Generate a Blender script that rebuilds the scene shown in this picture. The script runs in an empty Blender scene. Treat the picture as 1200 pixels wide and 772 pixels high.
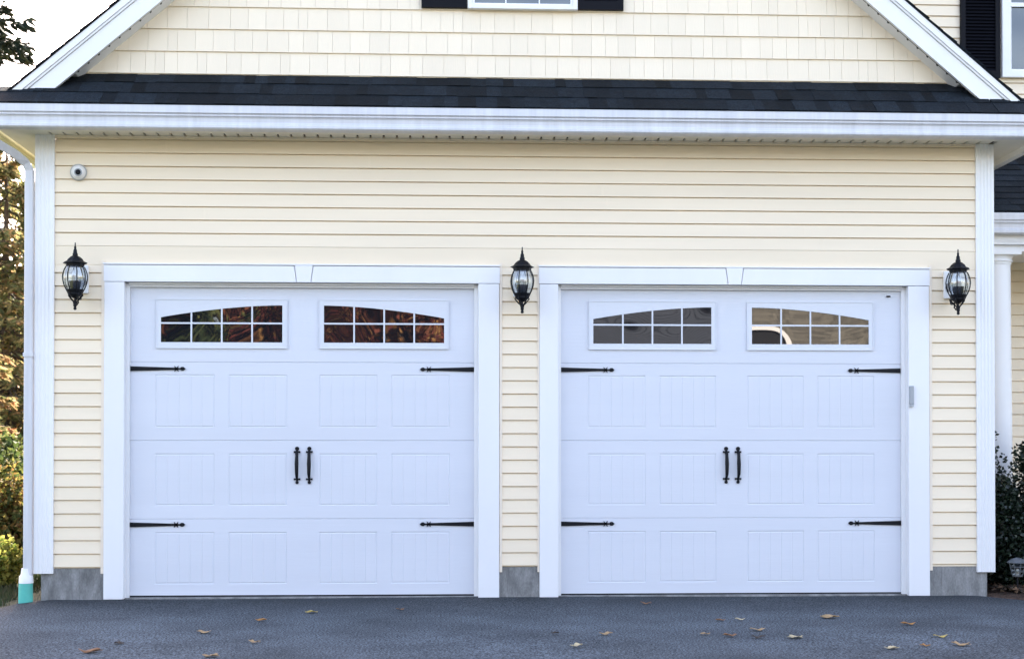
import bpy, math, random
from mathutils import Vector, Matrix
R = math.radians
random.seed(7)
C = bpy.context.scene.collection
sc = bpy.context.scene

# ------------------------------------------------------------------ camera
cd = bpy.data.cameras.new('camera'); cam = bpy.data.objects.new('camera', cd); C.objects.link(cam)
cam.location = (0, -11.56, 1.15)
cam.rotation_euler = (R(90.7), 0, R(-2.7))
cd.sensor_width = 36; cd.lens = 51.0; cd.shift_y = 0.1027
cd.clip_start = .1; cd.clip_end = 3000
cd.dof.use_dof = True; cd.dof.focus_distance = 11.5; cd.dof.aperture_fstop = 2.8
sc.camera = cam

# ------------------------------------------------------------------ light
SUN_EL, SUN_AZ = 38.0, 3.0          # the sun stands behind the house; azimuth clockwise from +Y
w = bpy.data.worlds.new('World'); sc.world = w; w.use_nodes = True
nt = w.node_tree; nt.nodes.clear()
sky = nt.nodes.new('ShaderNodeTexSky'); sky.sky_type = 'NISHITA'; sky.sun_disc = False
sky.sun_elevation = R(SUN_EL); sky.sun_rotation = R(SUN_AZ)
sky.air_density = 1.0; sky.dust_density = 2.5; sky.ozone_density = 1.0
bg = nt.nodes.new('ShaderNodeBackground'); bg.inputs['Strength'].default_value = .15
wo = nt.nodes.new('ShaderNodeOutputWorld')
tint = nt.nodes.new('ShaderNodeVectorMath'); tint.operation = 'MULTIPLY'; tint.inputs[1].default_value = (1.185, .975, .865)
nt.links.new(sky.outputs[0], tint.inputs[0]); nt.links.new(tint.outputs[0], bg.inputs[0]); nt.links.new(bg.outputs[0], wo.inputs[0])
sd = bpy.data.lights.new('sun', 'SUN'); sd.energy = 4.8; sd.angle = R(.5); sd.color = (1, .93, .82)
so = bpy.data.objects.new('sun', sd); C.objects.link(so)
sdir = Vector((math.sin(R(SUN_AZ))*math.cos(R(SUN_EL)), math.cos(R(SUN_AZ))*math.cos(R(SUN_EL)), math.sin(R(SUN_EL))))
so.rotation_euler = sdir.to_track_quat('Z', 'Y').to_euler(); so.location = (0, 0, 30)
sc.view_settings.view_transform = 'Standard'; sc.view_settings.look = 'None'
sc.view_settings.exposure = 2.68; sc.view_settings.gamma = 1; sc.view_settings.use_curve_mapping = False
sc.render.engine = 'CYCLES'

# ------------------------------------------------------------------ materials
def mat(name, col, rough=.6, var=0, vscale=3, island=0, bump=0, bscale=50, spec=.5, metal=0, ior=1.5,
        stretch=None, fine=0, fscale=200, trans=0, cols=None, bdist=.002):
    m = bpy.data.materials.new(name); m.use_nodes = True
    t = m.node_tree; N = t.nodes; L = t.links; b = N['Principled BSDF']
    b.inputs['Roughness'].default_value = rough; b.inputs['Metallic'].default_value = metal
    b.inputs['Specular IOR Level'].default_value = spec; b.inputs['IOR'].default_value = ior
    tc = N.new('ShaderNodeTexCoord'); co = tc.outputs['Object']
    if stretch:
        mp = N.new('ShaderNodeMapping'); mp.inputs['Scale'].default_value = stretch
        L.new(co, mp.inputs[0]); co = mp.outputs[0]
    rgb = N.new('ShaderNodeRGB'); rgb.outputs[0].default_value = (*col, 1); cur = rgb.outputs[0]
    if cols:
        g = N.new('ShaderNodeNewGeometry'); r = N.new('ShaderNodeValToRGB')
        r.color_ramp.elements[0].color = (*cols[0], 1); r.color_ramp.elements[1].color = (*cols[-1], 1)
        for i, c in enumerate(cols[1:-1]):
            e = r.color_ramp.elements.new((i+1)/(len(cols)-1)); e.color = (*c, 1)
        L.new(g.outputs['Random Per Island'], r.inputs[0]); cur = r.outputs[0]
    def mul(sock, amt, lo=None):
        nonlocal cur
        mr = N.new('ShaderNodeMapRange'); mr.inputs['To Min'].default_value = 1-amt; mr.inputs['To Max'].default_value = 1+amt
        if lo: mr.inputs['From Min'].default_value, mr.inputs['From Max'].default_value = lo
        L.new(sock, mr.inputs[0])
        mx = N.new('ShaderNodeVectorMath'); mx.operation = 'MULTIPLY'
        L.new(cur, mx.inputs[0]); L.new(mr.outputs[0], mx.inputs[1]); cur = mx.outputs[0]
    if island:
        g = N.new('ShaderNodeNewGeometry'); mul(g.outputs['Random Per Island'], island)
    if var:
        n = N.new('ShaderNodeTexNoise'); n.inputs['Scale'].default_value = vscale; n.inputs['Detail'].default_value = 6
        n.inputs['Roughness'].default_value = .6
        L.new(co, n.inputs['Vector']); mul(n.outputs[0], var, (.3, .7))
    if fine:
        n = N.new('ShaderNodeTexNoise'); n.inputs['Scale'].default_value = fscale; n.inputs['Detail'].default_value = 2
        L.new(co, n.inputs['Vector']); mul(n.outputs[0], fine, (.3, .7))
    L.new(cur, b.inputs['Base Color'])
    if bump:
        n = N.new('ShaderNodeTexNoise'); n.inputs['Scale'].default_value = bscale; n.inputs['Detail'].default_value = 3
        L.new(co, n.inputs['Vector']); bp = N.new('ShaderNodeBump'); bp.inputs['Strength'].default_value = bump
        bp.inputs['Distance'].default_value = bdist
        L.new(n.outputs[0], bp.inputs['Height']); L.new(bp.outputs[0], b.inputs['Normal'])
    if trans:
        tr = N.new('ShaderNodeBsdfTranslucent'); mx = N.new('ShaderNodeMixShader'); mx.inputs[0].default_value = trans
        L.new(cur, tr.inputs[0]); L.new(b.outputs[0], mx.inputs[1]); L.new(tr.outputs[0], mx.inputs[2])
        L.new(mx.outputs[0], N['Material Output'].inputs[0])
    return m
M = {}
M['siding'] = mat('cream_vinyl', (.87, .745, .56), .45, var=.05, vscale=1.2, bump=.12, bscale=60, stretch=(.3, 1, 3))
M['jchannel'] = mat('cream_trim', (.85, .74, .60), .45)
M['shake'] = mat('cream_shake', (.87, .755, .58), .5, island=.035, var=.03, vscale=2, bump=.35, bscale=90, stretch=(1, 1, .12))
M['white'] = mat('white_trim', (.82, .82, .82), .4, var=.03, vscale=1.5)
M['casing'] = mat('white_casing', (.83, .83, .84), .4, var=.03, vscale=2, bump=.08, bscale=80, stretch=(1, 1, .3))
M['door'] = mat('white_steel_door', (.69, .71, .765), .42, var=.025, vscale=2, bump=.6, bscale=45, stretch=(.12, 1, 1.6), bdist=.0014)
M['muntin'] = mat('white_muntin', (.70, .722, .77), .4)
M['gutter'] = mat('white_aluminium', (.635, .64, .67), .35, var=.09, vscale=6, stretch=(3, 1, .2))
M['soffit'] = mat('vinyl_soffit', (.76, .73, .64), .6, var=.05)
M['fascia_sunlit'] = mat('sunlit_cream_fascia', (.80, .74, .42), .6, var=.05)  # yellow of the sunlit left fascia is put into its colour
M['dark'] = mat('dark_void', (.012, .012, .012), .9)
M['shingle'] = mat('asphalt_shingle', (.0080, .0120, .0165), .92, island=.55, var=.25, vscale=22, fine=.9, fscale=160, bump=.7, bscale=250, spec=.2, bdist=.003)
M['black'] = mat('black_metal', (.004, .005, .008), .5, bump=.2, bscale=200, spec=.22)
M['shutter'] = mat('black_shutter', (.003, .0035, .007), .6, spec=.15)
M['concrete'] = mat('concrete', (.235, .235, .23), .9, var=.5, vscale=6, fine=.15, fscale=70, bump=.5, bscale=50, stretch=(1.6, 1, .6))
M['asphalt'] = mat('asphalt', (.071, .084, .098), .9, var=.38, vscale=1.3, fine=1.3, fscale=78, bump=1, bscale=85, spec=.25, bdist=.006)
M['mulch'] = mat('mulch', (.075, .045, .03), .95, var=.5, vscale=18, bump=1, bscale=40, bdist=.03)
M['soil'] = mat('lawn_ground', (.03, .038, .016), .95, var=.45, vscale=1.2, fine=.4, fscale=30, bump=1, bscale=20, bdist=.03)
M['grass'] = mat('grass', (.07, .1, .03), .8, cols=[(.02, .04, .012), (.045, .065, .02), (.07, .055, .03)], trans=.15)
M['teal'] = mat('teal_plastic', (.10, .50, .42), .5, var=.1, vscale=10)
M['rubber'] = mat('black_rubber', (.015, .015, .018), .8)
M['silver'] = mat('grey_plastic', (.48, .49, .50), .35, var=.05)
M['greybox'] = mat('grey_sensor', (.36, .38, .40), .5)
M['bark'] = mat('bark', (.09, .07, .055), .95, var=.4, vscale=6, bump=1, bscale=20, stretch=(1, 1, .2), bdist=.02)
M['spruce'] = mat('spruce_needles', (.05, .07, .03), .8, cols=[(.05, .08, .04), (.10, .14, .06), (.22, .22, .09)], trans=.5)
M['spruce_gold'] = mat('golden_needles', (.1, .1, .04), .8, cols=[(.08, .10, .04), (.20, .22, .09), (.36, .32, .14), (.44, .28, .14)], trans=.6)
M['spruce_dark'] = mat('dark_spruce_needles', (.02, .03, .015), .85, cols=[(.008, .016, .010), (.018, .03, .014), (.05, .05, .02)], trans=.06)
M['spruce_rust'] = mat('rusty_needles', (.1, .1, .04), .8, cols=[(.07, .08, .03), (.20, .20, .08), (.34, .27, .13), (.46, .24, .13)], trans=.6)
M['gold'] = mat('golden_leaves', (.2, .15, .03), .8, cols=[(.05, .07, .02), (.10, .12, .03), (.23, .20, .05), (.22, .11, .04), (.30, .24, .07)], trans=.45)
M['rust'] = mat('rusty_leaves', (.2, .09, .03), .8, cols=[(.09, .02, .012), (.20, .04, .025), (.22, .08, .03), (.34, .19, .05)], trans=.2)
M['green'] = mat('green_leaves', (.06, .08, .03), .8, cols=[(.025, .045, .015), (.06, .09, .025), (.16, .17, .04)], trans=.35)
M['lime'] = mat('yellow_green_leaves', (.2, .22, .05), .8, cols=[(.12, .17, .03), (.28, .28, .06), (.36, .32, .08)], trans=.45)
M['holly'] = mat('holly_leaves', (.02, .035, .02), .35, cols=[(.005, .011, .007), (.011, .022, .012), (.022, .038, .02)])
M['stone'] = mat('pale_stone', (.45, .42, .38), .9, var=.2, vscale=20)
M['nb_siding'] = mat('slate_siding', (.019, .028, .046), .7, var=.1)
M['nb_roof'] = mat('brown_shingle', (.105, .098, .078), .9, island=.35, var=.2, vscale=3)
M['bulb'] = mat('frosted_bulb', (.8, .78, .72), .3)
M['candle'] = mat('candle_sleeve', (.55, .52, .45), .5)
def glass_dark(name, wave=0.0, tint=(.012, .013, .016)):
    m = mat(name, tint, .015, spec=.5, ior=1.9)
    if wave:
        N = m.node_tree.nodes; L = m.node_tree.links
        tc = N.new('ShaderNodeTexCoord'); n = N.new('ShaderNodeTexNoise'); n.inputs['Scale'].default_value = 2.6
        n.inputs['Detail'].default_value = 0
        bp = N.new('ShaderNodeBump'); bp.inputs['Strength'].default_value = 1; bp.inputs['Distance'].default_value = wave
        L.new(tc.outputs['Object'], n.inputs['Vector']); L.new(n.outputs[0], bp.inputs['Height'])
        L.new(bp.outputs[0], N['Principled BSDF'].inputs['Normal'])
    return m
M['pane'] = glass_dark('window_glass', .008)
M['pane_up'] = glass_dark('upper_window_glass', .01, (.02, .03, .036))
def clear_glass():
    m = bpy.data.materials.new('lantern_glass'); m.use_nodes = True; N = m.node_tree.nodes; L = m.node_tree.links
    N.remove(N['Principled BSDF'])
    g = N.new('ShaderNodeBsdfGlossy'); g.inputs['Roughness'].default_value = .03
    t = N.new('ShaderNodeBsdfTransparent'); t.inputs[0].default_value = (.86, .9, .93, 1)
    mx = N.new('ShaderNodeMixShader'); mx.inputs[0].default_value = .2
    L.new(t.outputs[0], mx.inputs[1]); L.new(g.outputs[0], mx.inputs[2]); L.new(mx.outputs[0], N['Material Output'].inputs[0])
    return m
M['clear'] = clear_glass()
LEAFC = {}
def leafmat(k, c):
    if k not in LEAFC: LEAFC[k] = mat('dry_leaf_'+k, c, .7, var=.35, vscale=30, trans=.15)
    return LEAFC[k]

# ------------------------------------------------------------------ mesh helpers
class MB:
    def __init__(s): s.v = []; s.f = []
    def quad(s, *p):
        n = len(s.v); s.v += [tuple(q) for q in p]; s.f.append(tuple(range(n, n+len(p)))); return s
    def box(s, x0, x1, y0, y1, z0, z1):
        n = len(s.v)
        s.v += [(x0,y0,z0),(x1,y0,z0),(x1,y1,z0),(x0,y1,z0),(x0,y0,z1),(x1,y0,z1),(x1,y1,z1),(x0,y1,z1)]
        s.f += [tuple(n+i for i in f) for f in ((0,3,2,1),(4,5,6,7),(0,1,5,4),(1,2,6,5),(2,3,7,6),(3,0,4,7))]; return s
    def prism(s, poly, y0, y1):             # polygon in xz, counter-clockwise seen from -Y
        n = len(s.v); k = len(poly)
        s.v += [(x, y0, z) for x, z in poly] + [(x, y1, z) for x, z in poly]
        s.f.append(tuple(range(n, n+k))); s.f.append(tuple(range(n+2*k-1, n+k-1, -1)))
        for i in range(k):
            j = (i+1) % k; s.f.append((n+i, n+k+i, n+k+j, n+j))
        return s
    def xprism(s, prof, x0, x1):            # closed profile in yz swept along x
        n = len(s.v); k = len(prof)
        s.v += [(x0, y, z) for y, z in prof] + [(x1, y, z) for y, z in prof]
        s.f.append(tuple(range(n, n+k))); s.f.append(tuple(range(n+2*k-1, n+k-1, -1)))
        for i in range(k):
            j = (i+1) % k; s.f.append((n+i, n+k+i, n+k+j, n+j))
        return s
    def lathe(s, prof, c=(0,0,0), seg=20, axis='z'):
        n = len(s.v); k = len(prof)
        for r, z in prof:
            for i in range(seg):
                a = 2*math.pi*i/seg; p = (r*math.cos(a), r*math.sin(a), z)
                if axis == 'y': p = (p[0], -p[2], p[1])
                s.v.append((c[0]+p[0], c[1]+p[1], c[2]+p[2]))
        for j in range(k-1):
            for i in range(seg):
                i2 = (i+1) % seg; s.f.append((n+j*seg+i, n+j*seg+i2, n+(j+1)*seg+i2, n+(j+1)*seg+i))
        s.f.append(tuple(n+i for i in range(seg))[::-1]); s.f.append(tuple(n+(k-1)*seg+i for i in range(seg)))
        return s
    def tube(s, pts, rad, seg=8, flat=None):
        pts = [Vector(p) for p in pts]; n = len(s.v); k = len(pts)
        if not hasattr(rad, '__len__'): rad = [rad]*k
        for j, p in enumerate(pts):
            d = (pts[min(j+1, k-1)]-pts[max(j-1, 0)]).normalized()
            u = d.cross(Vector((0, 1, 0)) if abs(d.y) < .9 else Vector((1, 0, 0))).normalized(); v = d.cross(u)
            for i in range(seg):
                a = 2*math.pi*(i+.5)/seg; s.v.append(tuple(p+u*math.cos(a)*rad[j]+v*math.sin(a)*rad[j]*(flat or 1)))
        for j in range(k-1):
            for i in range(seg):
                i2 = (i+1) % seg; s.f.append((n+j*seg+i, n+j*seg+i2, n+(j+1)*seg+i2, n+(j+1)*seg+i))
        s.f.append(tuple(n+i for i in range(seg))[::-1]); s.f.append(tuple(n+(k-1)*seg+i for i in range(seg)))
        return s
    def build(s, name, m, parent=None, org=(0,0,0), smooth=False, bevel=0, label=None):
        o0 = Vector(org)
        r = parent
        while r is not None: o0 = o0 + r.location; r = r.parent
        me = bpy.data.meshes.new(name)
        me.from_pydata([(v[0]-o0.x, v[1]-o0.y, v[2]-o0.z) for v in s.v], [], s.f); me.validate(); me.update()
        me.materials.append(M[m] if isinstance(m, str) else m)
        if smooth:
            for p in me.polygons: p.use_smooth = True
            try: me.set_sharp_from_angle(angle=R(40))
            except Exception: pass
        o = bpy.data.objects.new(name, me); C.objects.link(o)
        if parent: o.parent = parent
        else: o.location = org
        if bevel:
            b = o.modifiers.new('bevel', 'BEVEL'); b.width = bevel; b.segments = 2; b.limit_method = 'ANGLE'
        if label: o['label'] = label
        return o
def empty(name, loc, label, cat, group=None, rz=0):
    o = bpy.data.objects.new(name, None); C.objects.link(o); o.location = loc; o.rotation_euler = (0, 0, rz)
    o.empty_display_size = .2; tag(o, label, cat, group); return o
def tag(o, label=None, cat=None, group=None, kind=None):
    if label: o['label'] = label
    if cat: o['category'] = cat
    if group: o['group'] = group
    if kind: o['kind'] = kind
    return o
def copy_tree(o, parent=None):
    c = o.copy(); C.objects.link(c)
    if parent: c.parent = parent
    for ch in [q for q in bpy.data.objects if q.parent == o]: copy_tree(ch, c)
    return c
def U(a, b): return random.uniform(a, b)

# ------------------------------------------------------------------ ground
g = MB()
xs = [-600, -60, -20, -8, -3.6, 4.6, 8, 20, 60, 600]; ys = [-600, -60, -30, -12, -6, -.5, 2, 10, 30, 80, 600]
for i in range(len(xs)-1):
    for j in range(len(ys)-1):
        g.quad((xs[i],ys[j],-.03),(xs[i+1],ys[j],-.03),(xs[i+1],ys[j+1],-.03),(xs[i],ys[j+1],-.03))
tag(g.build('lawn', 'soil'), kind='structure')
# driveway: slightly domed asphalt sheet with soft edges
def drive_edge_l(y): return -3.34 - .25*max(0, min(1, (-y-.1)/1.2)) - .04*math.sin(y*3.1)
def drive_edge_r(y): return 4.42 + .9*max(0, min(1, (-y+.02)/1.6))**.7 + .03*math.sin(y*4.3)
g = MB(); ny = 60; nx = 60; y0, y1 = .06, -16.
rows = []
for j in range(ny+1):
    y = y0 + (y1-y0)*(j/ny)**1.6
    xl, xr = drive_edge_l(y), drive_edge_r(y); row = []
    for i in range(nx+1):
        t = i/nx; x = xl+(xr-xl)*t
        z = .0 + .004*math.sin(x*1.3+1)*math.cos(y*.9) - .028*max(0, 1-min(t, 1-t)*nx/2.0)
        if y > -.03: z -= .004
        row.append(len(g.v)); g.v.append((x, y, z))
    rows.append(row)
for j in range(ny):
    for i in range(nx):
        g.f.append((rows[j][i], rows[j+1][i], rows[j+1][i+1], rows[j][i+1]))
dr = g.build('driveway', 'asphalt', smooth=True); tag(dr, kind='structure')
# asphalt gets darker towards the house, with a noisy edge, in the material
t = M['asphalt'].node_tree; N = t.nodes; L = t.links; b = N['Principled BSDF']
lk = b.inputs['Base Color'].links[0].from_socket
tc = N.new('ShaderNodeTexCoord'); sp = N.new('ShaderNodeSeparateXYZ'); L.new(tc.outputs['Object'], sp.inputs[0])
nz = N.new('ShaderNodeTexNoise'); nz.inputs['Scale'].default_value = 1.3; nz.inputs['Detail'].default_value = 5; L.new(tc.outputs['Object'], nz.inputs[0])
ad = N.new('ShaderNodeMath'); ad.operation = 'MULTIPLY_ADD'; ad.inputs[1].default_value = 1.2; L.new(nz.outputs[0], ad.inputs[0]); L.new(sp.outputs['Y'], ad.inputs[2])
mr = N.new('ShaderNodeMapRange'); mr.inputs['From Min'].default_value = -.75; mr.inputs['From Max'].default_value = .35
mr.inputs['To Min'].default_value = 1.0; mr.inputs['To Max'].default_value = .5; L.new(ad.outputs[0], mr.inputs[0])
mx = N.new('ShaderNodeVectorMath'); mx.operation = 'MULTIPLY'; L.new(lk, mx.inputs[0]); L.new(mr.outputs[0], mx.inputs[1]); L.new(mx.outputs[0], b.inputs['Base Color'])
# mulch bed at the right corner
g = MB(); n = 40
for j in range(n+1):
    for i in range(n+1):
        x = 4.40 + 3.6*i/n; y = -1.4 + 3.38*j/n
        z = .025 + .02*math.sin(x*9+y*5) + U(-.012, .012) - .05*max(0, (4.42 + .9*max(0, min(1, (-y+.02)/1.6))**.7 + .1 - x)*8)
        g.v.append((x, y, max(z, -.05)))
for j in range(n):
    for i in range(n): g.f.append((j*(n+1)+i, j*(n+1)+i+1, (j+1)*(n+1)+i+1, (j+1)*(n+1)+i))
tag(g.build('mulch_bed', 'mulch', smooth=True), kind='structure')

# ------------------------------------------------------------------ the house
HX = .63
house = empty('house', (HX, 0, 0), 'cream sided house with double garage, white trim and black shingle roof', 'house')
P = .1052
def lap(mb, x0, x1, z0, z1, yw=0., base=2.672, axis='x', sgn=-1):
    # lap siding: each course leans out to its butt edge; a small groove sits under every butt
    k0 = math.floor((z0-base)/P)
    z = base + k0*P; pr = []
    while z < z1-1e-4:
        a = max(z, z0); b = min(z+P, z1)
        fb = lambda q: .016 - .0125*((q-z)/P)
        g0 = min(b, max(a, z+P-.008))
        if g0 > a: pr += [(fb(a), a), (fb(g0), g0)]
        if b > g0: pr += [(-.008, g0+.0002), (-.008, b)]
        z += P
    for (d0, q0), (d1, q1) in zip(pr[:-1], pr[1:]):
        if axis == 'x': mb.quad((x0, yw-d0, q0), (x1, yw-d0, q0), (x1, yw-d1, q1), (x0, yw-d1, q1))
        else:
            mb.quad((yw+sgn*d0, x0, q0), (yw+sgn*d0, x1, q0), (yw+sgn*d1, x1, q1), (yw+sgn*d1, x0, q1))
mb = MB()
lap(mb, -3.056, -2.69, .243, 2.672); lap(mb, .466, .748, .243, 2.672); lap(mb, 3.942, 4.304, .232, 2.672)
lap(mb, -3.056, 4.304, 2.777, 3.66)
mb.box(-3.056, 4.304, -.0125, .02, 2.628, 2.7755)     # plain course over the headers
lap(mb, 0, 8, .243, 3.66, yw=-3.17, axis='y', sgn=-1); lap(mb, 0, 2, .243, 3.66, yw=4.43, axis='y', sgn=1)
# overlaps of neighbouring siding lengths
for x, k in ((1.30, 3), (1.26, 4), (-1.9, 2), (3.3, 5), (2.9, 1), (-.6, 6), (-2.2, 7), (3.05, 0)):
    z = 2.777+k*P
    mb.quad((x, -.0175, z), (x+.02, -.0165, z), (x+.02, -.004, z+P-.007), (x, -.005, z+P-.007))
mb.box(-3.17, 4.43, 7.9, 8.0, .243, 3.66)
mb.build('wall', 'siding', house)
mb = MB()
for x0, x1 in ((-2.69, -2.668), (.445, .466), (.748, .763), (3.92, 3.942)): mb.box(x0, x1, -.02, .01, .2, 2.66)
mb.box(-3.056, 4.304, -.022, 0, 3.632, 3.644)
mb.build('corner_channel', 'jchannel', house)
# core of the garage: foundation
def found(x0, x1): MB().box(x0, x1, -.0, .2, -.1, .242).build('foundation', 'concrete', house, bevel=.004)
found(-3.156, -2.665); found(.441, .764); found(3.91, 4.396)
for x in (-3.10, -2.86, 4.02, .70): MB().box(x, x+.004, -.003, .01, -.05, .24).build('form_line', 'concrete', house)
MB().box(-3.156, -3.0, .2, 8, -.1, .242).build('foundation', 'concrete', house)
# interior closure behind the doors
MB().box(-3.0, 4.3, .14, .16, -.05, 3.6).build('inner_wall', 'dark', house)
# fluted corner posts
def post(x0, x1, zb):
    p = MB(); n = 4; wd = x1-x0; e = .018; fw = (wd-2*e)/n; pts = [(x0, 0), (x0, -.030), (x0+e, -.030)]
    for i in range(n):
        a = x0+e+i*fw
        pts += [(a+fw*.25, -.0265), (a+fw*.5, -.0245), (a+fw*.75, -.0265), (a+fw, -.030)]
    pts += [(x1, -.030), (x1, 0)]
    for (xa, ya), (xb, yb) in zip(pts[:-1], pts[1:]): p.quad((xa, ya, zb), (xb, yb, zb), (xb, yb, 3.645), (xa, ya, 3.645))
    p.quad(*[(x, y, zb) for x, y in pts][::-1])
    if x0 < 0: p.box(x0, x0+.03, 0.001, .11, zb, 3.645)
    else: p.box(x1-.03, x1, 0.001, .11, zb, 3.645)
    p.build('corner_post', 'white', house, smooth=True)
post(-3.207, -3.056, .202); post(4.304, 4.452, .186)

# casings, jambs and headers
def surround(xo0, xi0, xi1, xo1, kx0, kx1):
    MB().box(xo0, xi0, -.03, .08, -.002, 2.492).build('door_casing', 'casing', house, bevel=.003)
    MB().box(xi1, xo1, -.03, .08, -.002, 2.492).build('door_casing', 'casing', house, bevel=.003)
    h = MB(); h.box(xo0-.002, xo1+.002, -.012, .08, 2.496, 2.638); G = .0028
    h.box(xo0-.006, xo1+.006, -.040, -.0125, 2.629, 2.6405)
    h.prism([(xo0-.004, 2.495), (kx0+.018-G, 2.495), (kx0-G, 2.624), (xo0-.004, 2.624)], -.033, -.0125)
    h.prism([(kx1-.018+G, 2.495), (xo1+.004, 2.495), (xo1+.004, 2.624), (kx1+G, 2.624)], -.033, -.0125)
    h.prism([(kx0+.018+G, 2.495), (kx1-.018-G, 2.495), (kx1-G, 2.6285), (kx0+G, 2.6285)], -.037, -.0125)
    h.build('header', 'casing', house, bevel=.0015)
    s = MB(); s.box(xi0, xi0+.028, .045, .078, 0, 2.492); s.box(xi1-.032, xi1, .045, .078, 0, 2.492)
    s.box(xi0+.028, xi1-.032, .045, .078, 2.462, 2.492); s.box(xi0+.028, xi1-.032, .020, .044, 2.478, 2.4945)
    s.build('door_stop', 'white', house, bevel=.002)
surround(-2.666, -2.511, .276, .442, -1.18, -1.032)
surround(.764, .913, 3.745, 3.916, 2.262, 2.404)

# garage doors: a relief grid with the stamped panels, vertical grooves and section joints
PAN = [(-1.163, -.707), (-.583, -.133), (.133, .583), (.707, 1.163)]
def door(cx, x0, x1, Y=.080):
    SEC = [.018, .622, 1.246, 1.868, 2.49]
    ROW = [(.113, .512), (.735, 1.136), (1.355, 1.764)]
    xb = {x0, x1}; zb = {SEC[0], SEC[-1]}
    def grooves(v, w_): return [v-w_, v-w_*.35, v+w_*.35, v+w_]
    gx = []     # (pos, halfwidth, depth, z ranges)
    for a, b in PAN:
        for q in (a, b): xb.update(grooves(cx+q, .007))
        for i in range(1, 5): xb.update(grooves(cx+a+(b-a)*i/5, .0045))
    for s in SEC[1:-1]: zb.update(grooves(s, .0045))
    for a, b in ROW:
        for q in (a, b): zb.update(grooves(q, .007))
    def gd(v, c, w_, d):
        t = abs(v-c)
        if t >= w_-1e-6: return 0
        return d if t <= w_*.36 else 0
    def depth(x, z):
        d = 0
        for s in SEC[1:-1]: d = max(d, gd(z, s, .0045, .007))
        for a, b in ROW:
            if a-.003 <= z <= b+.003:
                for p, q in PAN:
                    if cx+p-.003 <= x <= cx+q+.003:
                        for e in (a, b): d = max(d, gd(z, e, .007, .0045))
                        for e in (p, q): d = max(d, gd(x, cx+e, .007, .0045))
                        if a+.006 < z < b-.006:
                            for i in range(1, 5): d = max(d, gd(x, cx+p+(q-p)*i/5, .0045, .0034))
                            if cx+p+.005 < x < cx+q-.005 and d == 0: d = .0012
        return d
    X = sorted(xb); Z = sorted(zb); m = MB()
    for z in Z:
        for x in X: m.v.append((x, Y+depth(x, z), z))
    k = len(X)
    for j in range(len(Z)-1):
        for i in range(k-1): m.f.append((j*k+i, j*k+i+1, (j+1)*k+i+1, (j+1)*k+i))
    d = m.build('garage_door', 'door', house)
    s = MB(); n = 30
    for i in range(n):
        a = x0+(x1-x0)*i/n; b = x0+(x1-x0)*(i+1)/n
        s.box(a, b, Y+.004, Y+.04, .004+.0025*math.sin(a*2.3), .0175)
    s.build('bottom_seal', 'rubber', d)
    # windows (one arch runs over both)
    ga, gb = 1.124, .165; zb0, zmid = 2.026, 2.178
    def arch(u): return 2.322 - .098*(max(0, abs(u)-gb)/(ga-gb))**1.75
    for sg in (-1, 1):
        ox0, ox1 = sorted((sg*1.158, sg*.128))
        # outer frame: flat surround raised from the door, lower, side and arched top pieces
        f = MB(); F = 16; top = 2.366
        gx0, gx1 = sorted((sg*ga, sg*gb))
        f.box(cx+ox0, cx+gx0, Y-.010, Y+.002, 1.982, top); f.box(cx+gx1, cx+ox1, Y-.010, Y+.002, 1.982, top)
        f.box(cx+gx0, cx+gx1, Y-.010, Y+.002, 1.982, zb0)
        us = [gx0+(gx1-gx0)*i/F for i in range(F+1)]
        n = len(f.v)
        for y in (Y-.010, Y+.002):
            for u in us: f.v.append((cx+u, y, arch(u)))
            for u in us: f.v.append((cx+u, y, top))
        k = F+1
        for i in range(F):
            f.f.append((n+i, n+i+1, n+k+i+1, n+k+i)); f.f.append((n+i, n+2*k+i, n+2*k+i+1, n+i+1))
            f.f.append((n+k+i, n+k+i+1, n+3*k+i+1, n+3*k+i))
        # thin raised outer bead
        for (a, b, c, e) in ((ox0-.004, ox1+.004, 1.977, 1.984), (ox0-.004, ox1+.004, 2.363, 2.370)): f.box(cx+a, cx+b, Y-.014, Y-.0105, c, e)
        for a in (ox0-.004, ox1-.003): f.box(cx+a, cx+a+.007, Y-.0145, Y-.0108, 1.985, 2.362)
        f.build('window_frame', 'muntin', d)
        # muntins
        mu = MB(); pw = (gx1-gx0)/4
        for i in (1, 2, 3):
            u = gx0+pw*i; mu.box(cx+u-.0065, cx+u+.0065, Y-.008, Y-.003, zb0, arch(u)+.004)
        mu.box(cx+gx0, cx+gx1, Y-.0075, Y-.003, zmid-.0065, zmid+.0065)
        mu.build('muntin', 'muntin', d)
        # pane: gently bowed insulated glass
        pz = MB(); nx_ = 32; nz_ = 8
        for j in range(nz_+1):
            for i in range(nx_+1):
                u = gx0+(gx1-gx0)*i/nx_; t_ = j/nz_; z = zb0+(arch(u)-zb0)*t_
                pz.v.append((cx+u, Y-.0022+.0016*math.sin(math.pi*i/nx_), z))
        for j in range(nz_):
            for i in range(nx_):
                a = j*(nx_+1)+i; pz.f.append((a, a+1, a+nx_+2, a+nx_+1))
        pz.build('window_pane', 'pane', d, smooth=True)
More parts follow.
